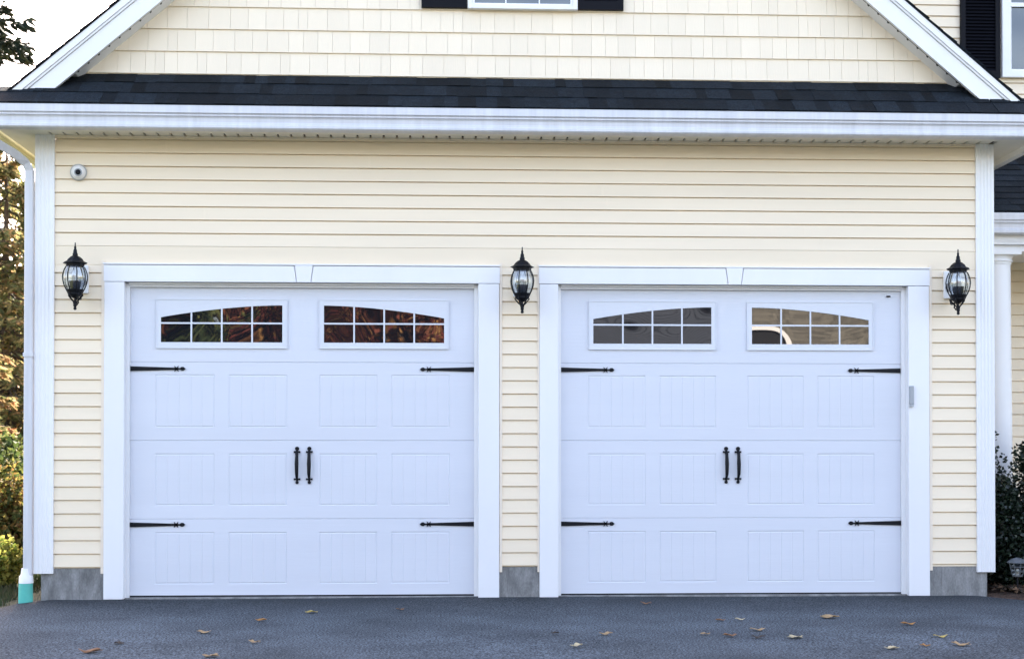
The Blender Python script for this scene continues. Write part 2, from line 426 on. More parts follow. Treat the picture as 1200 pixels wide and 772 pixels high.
    # strap hinges
    for z in (1.815, .578):
        for sg in (-1, 1):
            e = x0+.001 if sg < 0 else x1-.001; dr_ = 1 if sg < 0 else -1
            h = MB(); X_ = lambda q: e+dr_*q
            def poly(pts):
                pts = [(X_(a), z+b) for a, b in pts]
                if dr_ < 0: pts = pts[::-1]
                h.prism(pts, Y-.011, Y+.001)
            poly([(0, -.019), (.37, -.0085), (.37, .0085), (0, .019)])
            poly([(.345, -.024), (.362, -.008), (.379, -.024), (.374, 0), (.379, .024), (.362, .008), (.345, .024), (.352, 0)])
            poly([(.368, -.006), (.392, -.006), (.402, -.015), (.418, -.015), (.435, 0), (.418, .015), (.402, .015), (.392, .006), (.368, .006)])
            for q in (.03, .18, .30): h.lathe([(.0055, 0), (.0055, .003), (.003, .005)], (X_(q), Y-.011, z), 8, 'y')
            h.build('hinge', 'black', d, bevel=.0015)
    # pull handles
    for sg in (-1, 1):
        hx = cx+.002+sg*.0485; h = MB()
        h.tube([(hx, Y-.012, 1.165), (hx, Y-.034, 1.14), (hx, Y-.046, 1.06), (hx, Y-.042, .98), (hx, Y-.020, .945), (hx, Y-.008, .935)],
               [.011, .013, .0165, .014, .010, .009], 10, .6)
        for zc, s2 in ((1.155, 1), (.938, -1)):
            h.prism([(hx-.026, zc-.008), (hx-.010, zc-.004), (hx-.006, zc-.02), (hx+.006, zc-.02), (hx+.010, zc-.004), (hx+.026, zc-.008), (hx+.026, zc+.008), (hx+.008, zc+.006),
                     (hx+.008, zc+.012), (hx-.008, zc+.012), (hx-.008, zc+.006), (hx-.026, zc+.008)], Y-.013, Y+.001)
            zz = zc+s2*.026; rr = .0165 if s2 > 0 else .013
            h.prism([(hx+rr*math.cos(a*math.pi/6), zz+rr*math.sin(a*math.pi/6)) for a in range(12)], Y-.012, Y+.001)
        h.build('handle', 'black', d, smooth=True, bevel=.001)
    return d
dl = door(-1.120, -2.484, .245); dr2 = door(2.328, .940, 3.714)
MB().box(3.60, 3.63, .066, .081, 2.413, 2.424).build('latch', 'black', dr2)
# slab edge under the doors
mb = MB(); mb.box(-2.511, .276, .03, .14, -.05, .0045); mb.box(.913, 3.745, .03, .14, -.05, .0055); mb.build('threshold', 'concrete', house)

# pent roof over the doors
def roofz(y): return 3.806 + (y+.425)*.785
RL, RR = -3.42, 4.70
slope = math.atan(.785); cs, sn = math.cos(slope), math.sin(slope)
mb = MB(); mb.xprism([(-.43, roofz(-.43)-.004), (.02, roofz(.02)-.004), (.02, roofz(.02)-.03), (-.40, 3.79)], -3.08, 4.34)
def shingle_run(mb, org, du, ds, length, depth, expo=.14, wmin=.09, wmax=.24, cut=None):
    org, du, ds = Vector(org), Vector(du).normalized(), Vector(ds).normalized(); nn = du.cross(ds).normalized()
    if nn.z < 0: nn = -nn
    k = int(depth/expo)+1
    for r in range(k):
        s0 = r*expo; s1 = min(s0+expo+.02, depth); u = U(-.1, 0)
        while u < length:
            wd = U(wmin, wmax); a, b = max(u, 0), min(u+wd, length); lift = random.choice((.0, .0045, .0045))
            if b-a > .01:
                q = [org+du*a+ds*s0, org+du*b+ds*s0, org+du*b+ds*s1, org+du*a+ds*s1]
                lo = .007+lift; hi = .001+lift*.3
                tp = [q[0]+nn*lo, q[1]+nn*lo, q[2]+nn*hi, q[3]+nn*hi]
                n = len(mb.v); mb.v += [tuple(p) for p in tp] + [tuple(p-nn*.004) for p in q]
                mb.f += [(n, n+1, n+2, n+3), (n+4, n+5, n+1, n), (n+5, n+6, n+2, n+1), (n+7, n+4, n, n+3)]
            u += wd
shingle_run(mb, (-3.08, -.435, roofz(-.435)), (1, 0, 0), (0, cs, sn), 7.42, .56, expo=.192, wmin=.07, wmax=.19)
# short returns at both ends
for xa, xb in ((-3.56, -3.082), (4.342, 4.87)):
    shingle_run(mb, (xa, -.435, roofz(-.435)), (1, 0, 0), (0, cs, sn), xb-xa, .285, expo=.192, wmin=.07, wmax=.19)
    mb.xprism([(-.43, roofz(-.43)-.004), (-.215, roofz(-.215)-.004), (-.215, 3.78), (-.40, 3.78)], xa, xb)
mb.build('pent_roof', 'shingle', house)
mb = MB(); 
gp = [(-.43, 3.797), (-.434, 3.790), (-.434, 3.738), (-.428, 3.733), (-.416, 3.731), (-.416, 3.724), (-.426, 3.722), (-.426, 3.715), (-.412, 3.711),
      (-.406, 3.700), (-.404, 3.672), (-.410, 3.652), (-.424, 3.646), (-.424, 3.628), (-.414, 3.619), (-.330, 3.617), (-.330, 3.79)]
mb.xprism(gp[::-1], -3.55, 4.86)
mb.build('gutter', 'gutter', house)
MB().box(-3.55, 4.86, -.345, -.331, 3.60+.02, 3.80).build('fascia_board', 'white', house)
# vented soffit
mb = MB(); x = -3.17
mb.box(-3.17, 4.45, -.335, -.13, 3.645, 3.652)
while x < 4.40:
    mb.box(x, min(x+.088, 4.45), -.128, -.0, 3.6455, 3.660); x += .104
mb.box(-3.17, 4.45, -.335, .03, 3.668, 3.70)
mb.build('soffit', 'soffit', house)
mb = MB(); mb.box(-3.17, 4.45, -.129, 0, 3.6605, 3.664); mb.build('soffit_vent', 'dark', house)
# side soffits and outer fascias
MB().box(-3.44, -3.172, -.32, 8, 3.645, 3.66).build('side_soffit', 'soffit', house)
MB().box(4.452, 4.72, -.32, 2, 3.645, 3.66).build('side_soffit', 'soffit', house)
mb = MB(); mb.box(-3.50, -3.442, -.32, 8, 3.60, 3.74)
yy = -.25
while yy < 7.9: mb.box(-3.53, -3.5005, yy, yy+.03, 3.585, 3.62); yy += .16
mb.build('side_fascia', 'fascia_sunlit', house)
MB().box(4.722, 4.78, -.32, 2, 3.60, 3.74).build('side_fascia', 'white', house)

# gable wall of shakes
PT = .848; TZ = 3.94; TX = 3.971
def rakez(x): return TZ + (TX-abs(x-HX))*PT            # outer top line of the rake
mb = MB(); k = 0; z = 4.141-.178
while z < 7.3:
    zt = z+.178; xw = TX-(z-TZ)/PT-.05
    if xw < .05: break
    x = HX-xw
    while x < HX+xw:
        wd = random.choice((.075, .10, .115, .14, .155, .17)); b = min(x+wd, HX+xw)
        g_ = .0009; zl = z+.0; 
        za, zb_ = (min(zt+.004, rakez(x)-.06), min(zt+.004, rakez(b)-.06))
        if b-x > .02 and za > zl and zb_ > zl:
            d0, d1 = -.022, -.008
            n = len(mb.v)
            mb.v += [(x+g_, d0, zl), (b-g_, d0, zl), (b-g_, d1, zb_), (x+g_, d1, za), (x+g_, .01, zl), (b-g_, .01, zl), (b-g_, .01, zb_), (x+g_, .01, za)]
            mb.f += [tuple(n+i for i in f) for f in ((0,1,2,3),(4,5,1,0),(1,5,6,2),(4,0,3,7))]
        x += wd
    ib = lambda xx: min(zt+.003, rakez(xx)-.065)
    xa = xw-.06
    if ib(HX+xa) > z+.02: mb.quad((HX-xa, -.0198, z+.0005), (HX+xa, -.0198, z+.0005), (HX+xa, -.0075, ib(HX+xa)), (HX-xa, -.0075, ib(HX-xa)))
    z = zt
mb.build('gable_wall', 'shake', house)
MB().prism([(HX-3.9, 3.66), (HX+3.9, 3.66), (HX+3.8, 3.85), (HX, 7.15), (HX-3.8, 3.85)], -.0045, .1).build('gable_sheathing', 'jchannel', house)
MB().prism([(HX-3.9, 3.66), (HX+3.9, 3.66), (HX+3.8, 3.85), (HX, 7.15), (HX-3.8, 3.85)], 7.9, 8).build('gable_wall', 'shake', house)

# rakes: fascia board, stepped crown, soffit strip
ca, sa = math.cos(math.atan(PT)), math.sin(math.atan(PT))
def rake(sg):
    def strip(d0, d1, ya, yb, zcut, m, name, extra=None):
        # band between perpendicular distances d0..d1 below the outer rake line, cut level at zcut
        def pt(d, zc): 
            off = d/ca                                           # vertical distance below the outer line
            x = TX - (zc+off-TZ)/PT; return (HX+sg*x, zc)
        ridge0 = TZ+TX*PT-d0/ca; ridge1 = TZ+TX*PT-d1/ca
        p = [pt(d0, zcut), pt(d1, zcut), (HX, ridge1), (HX, ridge0)]
        if sg > 0: p = p[::-1]
        b = MB().prism(p, ya, yb)
        if extra: extra(b)
        return b.build(name, m, house, bevel=.002)
    strip(.012, .062, -.262, -.20, 3.935, 'white', 'rake_crown')
    strip(.0625, .078, -.250, -.20, 3.935, 'white', 'rake_crown')
    strip(.080, .205, -.236, -.205, 3.937, 'white', 'rake_board')
    # soffit: plain board with a dark slotted vent line beside the rake board
    strip(.150, .19, -.204, -.012, 4.095, 'white', 'rake_soffit')
    # slotted vent: one comb-shaped dark strip
    top = []; bot = []; q = 0.0; x0_ = TX-.35; z00 = TZ+(TX-x0_)*PT-.186/ca
    def cp(q, d): return (HX+sg*(x0_-q*ca-(d-.186)*sa*0), z00+q*sa-(d-.186)/ca)
    while q < (x0_-.15)/ca:
        top += [cp(q, .189), cp(q+.104, .189)]
        bot += [cp(q, .1915), cp(q+.091, .1915), cp(q+.091, .2005), cp(q+.104, .2005), cp(q+.104, .1915)]; q += .104
    poly = bot+top[::-1]
    n = len(poly); v = MB(); v.v = [(x, -.2035, z) for x, z in poly]+[(x, -.165, z) for x, z in poly]
    bmf = list(range(n)); v.f = [tuple(bmf if sg > 0 else bmf[::-1]), tuple([n+i for i in (bmf[::-1] if sg > 0 else bmf)])]
    for i in range(n): v.f.append((i, (i+1) % n, n+(i+1) % n, n+i))
    v.build('rake_vent', 'dark', house)
rake(-1); rake(1)

# main garage roof slopes with shingle edge showing along the rakes
for sg in (-1, 1):
    mb = MB()
    a = Vector((HX+sg*(TX+.02), -.27, TZ-.02*PT)); up = Vector((-sg*ca, 0, sa)); ln = (TX+.02)/ca
    shingle_run(mb, a, (0, 1, 0), up, 8.4, ln, expo=.146)
    n = Vector((sg*sa, 0, ca))
    b = a+up*ln
    q = [a, b, b+Vector((0, 8.4, 0)), a+Vector((0, 8.4, 0))]
    k = len(mb.v); mb.v += [tuple(p) for p in q]+[tuple(p-n*.010) for p in q]
    mb.f += [(k, k+1, k+2, k+3), (k+4, k+7, k+6, k+5), (k, k+4, k+5, k+1), (k+3, k+2, k+6, k+7)]
    mb.build('roof', 'shingle', house)

# upper gable window and its shutters
def shutter(x0, x1, z0, z1, y, parent):
    s = MB(); s.box(x0, x0+.045, y-.035, y-.001, z0, z1); s.box(x1-.045, x1, y-.035, y-.001, z0, z1)
    s.box(x0+.045, x1-.045, y-.034, y-.001, z0, z0+.07); s.box(x0+.045, x1-.045, y-.034, y-.001, z1-.07, z1)
    z = z0+.075
    while z < z1-.08:
        s.quad((x0+.045, y-.030, z), (x1-.045, y-.030, z), (x1-.045, y-.008, z+.030), (x0+.045, y-.008, z+.030))
        s.quad((x0+.045, y-.008, z), (x1-.045, y-.008, z), (x1-.045, y-.030, z), (x0+.045, y-.030, z)); z += .032
    s.box(x0+.045, x1-.045, y-.006, y-.002, z0, z1)
    return s.build('shutter', 'shutter', parent)
shutter(-.178, .185, 4.685, 5.95, -.02, house); shutter(1.072, 1.436, 4.685, 5.95, -.02, house)
def window(x0, x1, z0, z1, y, tw, rows, cols, parent):
    f = MB()
    f.box(x0, x0+tw, y-.05, y, z0, z1); f.box(x1-tw, x1, y-.05, y, z0, z1); f.box(x0+tw, x1-tw, y-.05, y, z0, z0+tw*.8); f.box(x0+tw, x1-tw, y-.05, y, z1-tw, z1)
    zm = (z0+z1)/2; f.box(x0+tw, x1-tw, y-.035, y, zm-.02, zm+.02)
    a0, a1 = x0+tw, x1-tw
    f.box(a0, a0+.02, y-.03, y, z0+tw*.8, z1-tw); f.box(a1-.02, a1, y-.03, y, z0+tw*.8, z1-tw); f.box(a0+.02, a1-.02, y-.03, y, z0+tw*.8, z0+tw*.8+.02)
    fr = f.build('window_frame', 'white', parent, bevel=.002)
    g_ = MB()
    for i in range(1, cols): u = a0+(a1-a0)*i/cols; g_.box(u-.005, u+.005, y-.0165, y-.0125, z0+tw, z1-tw)
    for i in range(1, rows):
        v = z0+tw+(z1-z0-2*tw)*i/rows; g_.box(a0, a1, y-.0163, y-.0127, v-.005, v+.005)
    g_.build('muntin', 'white', fr)
    MB().box(a0, a1, y-.012, y-.003, z0+.01, z1-.01).build('window_pane', 'pane_up', fr)
window(.190, 1.066, 4.678, 5.95, -.022, .036, 4, 3, house)

# ------------------------------------------------------------------ the house wing at the right, with porch
mb = MB(); lap(mb, 4.40, 12, .30, 6.6, yw=2.0); lap(mb, 2, 11, .3, 6.6, yw=12, axis='y', sgn=1); lap(mb, 2, 11, 3.5, 6.6, yw=4.40, axis='y', sgn=-1)
mb.box(4.45, 11.95, 10.9, 11, .3, 6.6); mb.box(4.42, 4.44, 2.05, 11, .3, 6.6)
mb.build('wing_wall', 'siding', house)
MB().box(4.42, 12, 2.01, 2.2, -.1, .3).build('foundation', 'concrete', house)
mb = MB(); mb.prism([(4.1, 6.5), (12.3, 6.5), (8.2, 9.2)], 1.6, 11.3); mb.build('wing_roof', 'shingle', house)
shutter(4.905, 5.284, 4.705, 6.1, 2.0-.016, house); shutter(6.25, 6.62, 4.705, 6.1, 2.0-.016, house)
window(5.300, 6.23, 4.712, 6.1, 1.984, .075, 2, 3, house)
# porch roof
pm = math.atan(.60); mb = MB()
shingle_run(mb, (4.46, .70, 3.225), (1, 0, 0), (0, math.cos(pm), math.sin(pm)), 4.2, 1.52, expo=.146)
mb.xprism([(.70, 3.21), (1.99, 3.21+1.29*.6), (1.99, 3.21+1.29*.6+.012), (.70, 3.222)][::-1], 4.46, 8.66)
mb.build('porch_roof', 'shingle', house)
mb = MB(); mb.xprism([(y+1.115, z-.585) for y, z in gp][::-1], 4.47, 8.7); mb.build('porch_gutter', 'gutter', house)
mb = MB(); mb.box(4.47, 8.7, .785, .80, 2.98, 3.20); mb.box(4.47, 8.7, .79, 1.99, 2.955, 2.979); mb.build('porch_soffit', 'white', house)
mb = MB(); mb.box(4.47, 8.6, .84, 1.06, 2.900, 2.954); mb.build('porch_beam', 'white', house)
def column(x):
    c = MB(); c.box(x-.165, x+.165, .785, 1.115, 2.868, 2.899); c.lathe([(.128, 2.79), (.130, 2.81), (.142, 2.815), (.142, 2.825), (.132, 2.83), (.136, 2.85), (.152, 2.8675)], (x, .95, 0), 32)
    c.lathe([(.138, .42), (.134, .8), (.127, 2.0), (.122, 2.79)], (x, .95, 0), 32); c.lathe([(.165, .30), (.165, .36), (.145, .38), (.145, .42)], (x, .95, 0), 32)
    return c.build('porch_column', 'white', house, smooth=True)
column(4.845); column(8.4)
MB().box(4.47, 8.7, .72, 2.0, -.05, .30).build('porch_floor', 'concrete', house)

# downspout with elbows, white adaptor and teal drain pipe
mb = MB()
dp = [(-3.49, -.385, 3.63), (-3.485, -.385, 3.575), (-3.44, -.35, 3.53), (-3.33, -.14, 3.47), (-3.275, -.05, 3.42), (-3.247, -.03, 3.36), (-3.247, -.03, .19)]
hw_, hd_ = .033, .028; secs = []
for i, p in enumerate(dp):
    p = Vector(p); d = (Vector(dp[min(i+1, len(dp)-1)])-Vector(dp[max(i-1, 0)])).normalized()
    u = Vector((0, 1, 0)); s_ = d.cross(u).normalized(); u = s_.cross(d).normalized()
    secs.append([p+s_*a*hw_+u*b*hd_ for a, b in ((-1,-.8),(-.8,-1),(.8,-1),(1,-.8),(1,.8),(.8,1),(-.8,1),(-1,.8))])
for s0 in secs: mb.v += [tuple(q) for q in s0]
for j in range(len(secs)-1):
    for i in range(8): i2 = (i+1) % 8; mb.f.append((j*8+i, j*8+i2, (j+1)*8+i2, (j+1)*8+i))
dsp = mb.build('downspout', 'gutter', house)
mb = MB(); mb.box(-3.285, -3.209, -.065, .005, 1.9, 1.93); mb.build('strap', 'gutter', dsp)
ms = MB(); ms.lathe([(.036, .245), (.040, .20), (.052, .185), (.056, .13)], (-3.262, -.03, 0), 20); ms.build('drain_adaptor', 'white', dsp, smooth=True)
ms = MB(); ms.lathe([(.053, .1295), (.055, .02), (.055, -.08)], (-3.265, -.03, 0), 24); ms.build('drain_pipe', 'teal', dsp, smooth=True)

# ------------------------------------------------------------------ lanterns
def make_lantern():
    r = empty('wall_lantern', (0, 0, 0), 'x', 'wall lantern', 'black carriage lanterns beside the garage doors')
    yc = -.235; T = .26        # local z=0 at lantern middle; T tip
    k = 1/1220.
    def zz(v): return T-(v-75)*k
    a = MB().lathe([(.001, zz(75)), (5*k, zz(80)), (6*k, zz(108)), (11*k, zz(118)), (10*k, zz(135)), (17*k, zz(150)), (19*k, zz(172)), (25*k, zz(185)), (24*k, zz(198)), (30*k, zz(205))], (0, yc, 0), 16)
    a.build('finial', 'black', r, smooth=True)
    a = MB().lathe([(28*k, zz(202)), (48*k, zz(212)), (70*k, zz(232)), (82*k, zz(252)), (112*k, zz(266)), (114*k, zz(272)), (88*k, zz(280)), (84*k, zz(302)), (70*k, zz(303))], (0, yc, 0), 8)
    a.build('cap', 'black', r, smooth=False)
    prof = [(84, 302), (100, 335), (111, 370), (115, 402), (111, 440), (100, 480), (84, 515), (70, 542), (60, 565)]
    g_ = MB().lathe([((a_-5)*k, zz(b_)) for a_, b_ in prof[:-1]], (0, yc, 0), 24); g_.f = g_.f[:-2]; g_.build('lantern_glass', 'clear', r, smooth=True)
    c = MB()
    for i in range(8):
        an = math.pi*(i+.5)/4
        c.tube([(a_*k*math.cos(an), yc+a_*k*math.sin(an), zz(b_)) for a_, b_ in prof], .0044, 6)
    c.build('cage', 'black', r, smooth=True)
    b = MB().lathe([(20*k, zz(600)), (40*k, zz(585)), (62*k, zz(570)), (66*k, zz(560)), (64*k, zz(552)), (74*k, zz(540)), (82*k, zz(520)), (78*k, zz(518))], (0, yc, 0), 20)
    b.build('bottom_cup', 'black', r, smooth=True)
    s = MB()
    for i in range(5):
        an = 2*math.pi*i/5+.3
        s.tube([(q*k*math.cos(an), yc+q*k*math.sin(an), zz(h)) for q, h in ((62, 555), (72, 572), (55, 590), (38, 612), (16, 632), (14, 650))], .0052, 6)
    s.lathe([(8*k, zz(590)), (12*k, zz(640)), (16*k, zz(655)), (17*k, zz(672)), (11*k, zz(682)), (16*k, zz(695)), (13*k, zz(707)), (.002, zz(712))][::-1], (0, yc, 0), 12)
    s.build('scroll_base', 'black', r, smooth=True)
    m = MB(); m.tube([(0, yc+.03, zz(560)), (0, yc+.10, zz(590)), (0, yc+.17, zz(585)), (0, -.035, zz(540))], [.009, .010, .010, .011], 8)
    m.tube([(0, yc+.02, zz(640)), (0, yc+.06, zz(655)), (0, yc+.10, zz(630)), (0, yc+.09, zz(600))], .006, 6)
    m.build('arm', 'black', r, smooth=True)
    p = MB(); p.prism([(-.046, -.110), (.046, -.110), (.05, -.10), (.05, .10), (.046, .110), (-.046, .110), (-.05, .10), (-.05, -.10)], -.036, -.003)
    pl = p.build('mounting_plate', 'white', r, bevel=.004)
    p = MB(); p.lathe([(.04, .036), (.038, .045), (.02, .05)], (0, 0, -.02), 20, 'y'); p.build('arm_flange', 'black', r, smooth=True)
    i_ = MB().lathe([(.030, zz(520)), (.040, zz(500)), (.044, zz(440)), (.040, zz(438))], (0, yc, 0), 16); i_.build('socket_cup', 'black', r, smooth=True)
    i_ = MB()
    for an in (.3, 2.4, 4.5):
        i_.lathe([(.009, zz(440)), (.009, zz(405))], (.018*math.cos(an), yc+.018*math.sin(an), 0), 10)
    i_.build('candle', 'candle', r, smooth=True)
    i_ = MB()
    for an in (.3, 2.4, 4.5):
        i_.lathe([(.008, zz(405)), (.014, zz(385)), (.012, zz(365)), (.004, zz(340)), (.001, zz(332))], (.018*math.cos(an), yc+.018*math.sin(an), 0), 12)
    i_.build('bulb', 'bulb', r, smooth=True)
    return r
lan = make_lantern()
LN = [(-2.838, 2.508, 'black wall lantern at the left corner of the garage under the security camera', 0),
      (.602, 2.497, 'black wall lantern on the narrow cream pier between the two garage doors', .05),
      (4.086, 2.502, 'black wall lantern beside the right corner post, next to the right garage door', -.04)]
for i, (x, z, lb, rz) in enumerate(LN):
    o = lan if i == 0 else copy_tree(lan)
    o.location = (x, -.012, z); o.rotation_euler.z = rz; o['label'] = lb

# security camera
sc_ = empty('security_camera', (-2.878, -.01, 3.352), 'small round grey security camera high on the cream siding near left corner', 'security camera')
MB().lathe([(.066, .0), (.066, .012), (.060, .02), (.05, .024)], (-2.872, -.012, 3.352), 28, 'y').build('base', 'silver', sc_, smooth=True)
MB().lathe([(.056, .022), (.055, .036), (.048, .052), (.034, .064), (.022, .068)], (-2.868, -.012, 3.349), 28, 'y').build('dome', 'white', sc_, smooth=True)
cl = MB().lathe([(.030, .062), (.030, .072), (.024, .074), (.020, .070)], (-2.860, -.012, 3.342), 24, 'y').build('lens_ring', 'greybox', sc_, smooth=True)
MB().lathe([(.021, .066), (.021, .0725), (.012, .078), (.003, .080)], (-2.860, -.012, 3.342), 20, 'y').build('lens', 'black', sc_, smooth=True)

# sensor on the right jamb
s_ = empty('door_sensor', (3.762, -.03, 1.52), 'small grey upright box fixed to the white casing right of the right garage door', 'sensor')
MB().box(3.748, 3.782, -.058, -.0305, 1.535, 1.686).build('body', 'greybox', s_, bevel=.004)
MB().box(3.750, 3.780, -.060, -.031, 1.518, 1.533).build('cover', 'silver', s_, bevel=.003)

# path lamp
pl = empty('path_lamp', (4.625, -.05, 0), 'small dark path lamp with a wide hood standing in the mulch by the corner', 'path lamp')
MB().lathe([(.008, -.05), (.008, .155)], (4.625, -.05, 0), 10).build('post', 'black', pl, smooth=True)
pg = mat('weathered_grey', (.10, .11, .12), .5, var=.2, vscale=20)
MB().lathe([(.086, .262), (.086, .267), (.060, .285), (.030, .300), (.012, .305)], (4.625, -.05, 0), 8).build('hood', pg, pl)
MB().lathe([(.026, .150), (.040, .160), (.064, .258), (.058, .2615)], (4.625, -.05, 0), 8).build('lamp_glass', 'clear', pl)
cg = MB()
for i in range(8):
    a = math.pi*i/4; cg.tube([(4.625+.040*math.cos(a), -.05+.040*math.sin(a), .158), (4.625+.066*math.cos(a), -.05+.066*math.sin(a), .262)], .004, 6)
for r_, z in ((.048, .19), (.058, .228)): cg.lathe([(r_, z), (r_+.004, z), (r_+.004, z+.005), (r_, z+.005)], (4.625, -.05, 0), 8)
cg.lathe([(.020, .145), (.043, .155), (.043, .163)], (4.625, -.05, 0), 8)
cg.build('cage', pg, pl)
MB().lathe([(.014, .163), (.014, .2), (.008, .215)], (4.625, -.05, 0), 10).build('bulb', 'bulb', pl, smooth=True)

# ------------------------------------------------------------------ vegetation
def leaf(mb, p, s, n=None, asp=.5):
    d = Vector((U(-1, 1), U(-1, 1), U(-.8, .6))).normalized() if n is None else n
    u = d.cross(Vector((U(-1, 1), U(-1, 1), U(-1, 1)))).normalized()*s*asp; d = d*s
    f = d.cross(u).normalized()*s*.18
    k = len(mb.v); mb.v += [tuple(p), tuple(p+d*.45+u+f), tuple(p+d), tuple(p+d*.45-u+f)]
    mb.f += [(k, k+1, k+2), (k, k+2, k+3)]
def limbs(base, height, spread, r0, n, zmin=.3):
    tr = MB(); tips = []
    pts = [Vector(base)]
    for i in range(1, 6): pts.append(Vector(base)+Vector((U(-.04, .04)*height*i/5, U(-.04, .04)*height*i/5, height*.92*i/5)))
    tr.tube(pts, [r0*(1-.15*i) for i in range(6)], 10)
    for i in range(n):
        t = zmin+(1-zmin)*((i+.5)/n); j = min(4, int(t*5)); f = t*5-j; p = pts[j].lerp(pts[j+1], min(1, f))
        a = i*2.4+U(-.4, .4); ln = spread*(1.15-.75*abs(t-.5)*1.4)*U(.7, 1.1)
        q = p+Vector((math.cos(a), math.sin(a), U(.25, .75)))*ln*.55; e = q+Vector((math.cos(a+U(-.4, .4)), math.sin(a+U(-.4, .4)), U(.1, .5)))*ln*.5
        tr.tube([p, q, e], [r0*.35, r0*.2, r0*.06], 6); tips += [p.lerp(q, .6), q, q.lerp(e, .5), e]
        for _ in range(2):
            e2 = q+Vector((U(-1, 1), U(-1, 1), U(-.1, .8))).normalized()*ln*.5; tr.tube([q, e2], [r0*.13, r0*.04], 5); tips += [e2, q.lerp(e2, .5)]
    return tr, tips
def broadleaf(x, y, h, spread, m, label, nl=9000, ls=.11, r0=.14, n=16, cl=.5, group=None, name='autumn_tree', zmin=.3):
    t = empty(name, (x, y, 0), label, 'tree', group)
    tr, tips = limbs((x, y, -.05), h*.85, spread, r0, n, zmin)
    tr.build('trunk', 'bark', t, smooth=True); cr = MB()
    wts = [U(.3, 1)*cl for _ in tips]
    for _ in range(nl):
        i = random.randrange(len(tips)); w_ = wts[i]
        p = tips[i]+Vector((random.gauss(0, w_*.5), random.gauss(0, w_*.5), random.gauss(0, w_*.38)))
        if p.z < .1: p.z = U(.1, .5)
        leaf(cr, p, ls*U(.7, 1.3))
    cr.build('crown', m, t); return t
def spruce(x, y, h, rb, label, nl=60, m='spruce', z0=.4, group=None, needles=26):
    t = empty('spruce_tree', (x, y, 0), label, 'tree', group)
    tr = MB().tube([(x, y, -.05), (x, y, h*.5), (x, y, h)], [.02*h, .012*h, .01], 10); cr = MB()
    for L_ in range(nl):
        f = L_/nl; z = z0+(h-z0)*f; r = rb*(1-f)**.85*U(.75, 1.1)+.1; nb = max(4, int(9*(1-f))+3)
        for b in range(nb):
            a = U(0, 2*math.pi); c = Vector((math.cos(a), math.sin(a), 0)); ln = r*U(.75, 1.08)
            tip = Vector((x, y, z))+c*ln+Vector((0, 0, -ln*U(.12, .35)))
            st = Vector((x, y, z)); mid = st.lerp(tip, .5)+Vector((0, 0, -ln*.08))
            tr.tube([st, mid, tip], [.015+.004*h*(1-f)*.4, .012, .005], 4)
            sd_ = Vector((-c.y, c.x, 0))
            for q in range(int(needles*(.4+ln/rb))):
                s = U(.2, 1)**.7; p = (st.lerp(mid, s*2) if s < .5 else mid.lerp(tip, s*2-1))
                side = U(-1, 1)*(1.05-s)*ln*.32; p = p+sd_*side+Vector((0, 0, -abs(side)*.35-U(0, .1)))
                d = (c*.7+sd_*(1.3 if side > 0 else -1.3)*U(.2, 1)+Vector((0, 0, U(-.9, .1)))).normalized()
                leaf(cr, p, U(.10, .2)*(1.25 if m == 'spruce_dark' else 1), d, .16)
    tr.build('trunk', 'bark', t, smooth=True); cr.build('crown', m, t); return t
random.seed(11)
spruce(-8.75, 9.5, 22, 2.6, 'tall dark spruce at far left reaching above the garage roof', nl=96, needles=150, z0=6.7, m='spruce_dark')
spruce(-7.3, 13.0, 6.4, 2.6, 'shorter golden-green spruce behind the left corner of the garage', nl=60, needles=80, m='spruce_gold')
spruce(-9.6, 20.0, 7.4, 3.2, 'dusky green spruce in the left background behind the golden one', nl=60, needles=60, m='spruce')
spruce(-7.1, 9.0, 4.6, 1.75, 'small golden brown spruce left of the downspout in front of the taller ones', nl=46, needles=95, m='spruce_rust', z0=.15)
broadleaf(-11.5, 22, 6.2, 2.8, 'rust', 'rusty red autumn tree in the left background', nl=16000, ls=.16, cl=1.0, zmin=.05)
broadleaf(-16, 28, 7, 3.6, 'green', 'green broadleaf tree farthest back at left', nl=14000, ls=.2, cl=1.2, zmin=.05)
broadleaf(-5.6, 17, 5.0, 2.2, 'green', 'green tree directly behind the garage beyond its left wall', nl=12000, ls=.13, cl=.8, zmin=.05)
def shrub(x, y, h, r, m, label, n=3000, ls=.05, name='shrub', spikes=0, z0=.02):
    t = empty(name, (x, y, 0), label, 'shrub'); st = MB(); cr = MB(); k = 26
    for i in range(k):
        a = U(0, 6.28); rr = r*math.sqrt(U(0, 1)); tip = Vector((x+math.cos(a)*rr, y+math.sin(a)*rr, h*U(.62, .95)*(1-.35*(rr/r)**2)))
        if i < spikes: tip.z = h*U(.95, 1.15)
        b = Vector((x+U(-.06, .06), y+U(-.06, .06), -.02)); mid = b.lerp(tip, .45)+Vector((math.cos(a), math.sin(a), 0))*r*.15
        st.tube([b, mid, tip], [.012, .008, .003], 5)
        for q in range(n//k):
            s = U(.08, 1); p = b.lerp(mid, s*2) if s < .5 else mid.lerp(tip, s*2-1); sp_ = r*.22*(1.15-s)+.018
            p = p+Vector((random.gauss(0, sp_), random.gauss(0, sp_), random.gauss(0, sp_*.7)))
            if p.z < z0: p.z = U(z0, .2)
            leaf(cr, p, ls*U(.7, 1.2))
    st.build('stem', 'bark', t); cr.build('foliage', m, t); return t
shrub(-4.02, 1.3, .46, .40, 'lime', 'bright yellow-green low shrub at the left edge behind the teal drain pipe', n=6000, ls=.045)
shrub(-5.0, 4.8, 1.15, .75, 'gold', 'brownish gold shrub behind the low yellow-green shrub', n=12000, ls=.06)
shrub(-5.4, 6.8, 1.7, .9, 'green', 'green shrub along the left side of the garage behind the brownish gold one', n=12000, ls=.08)
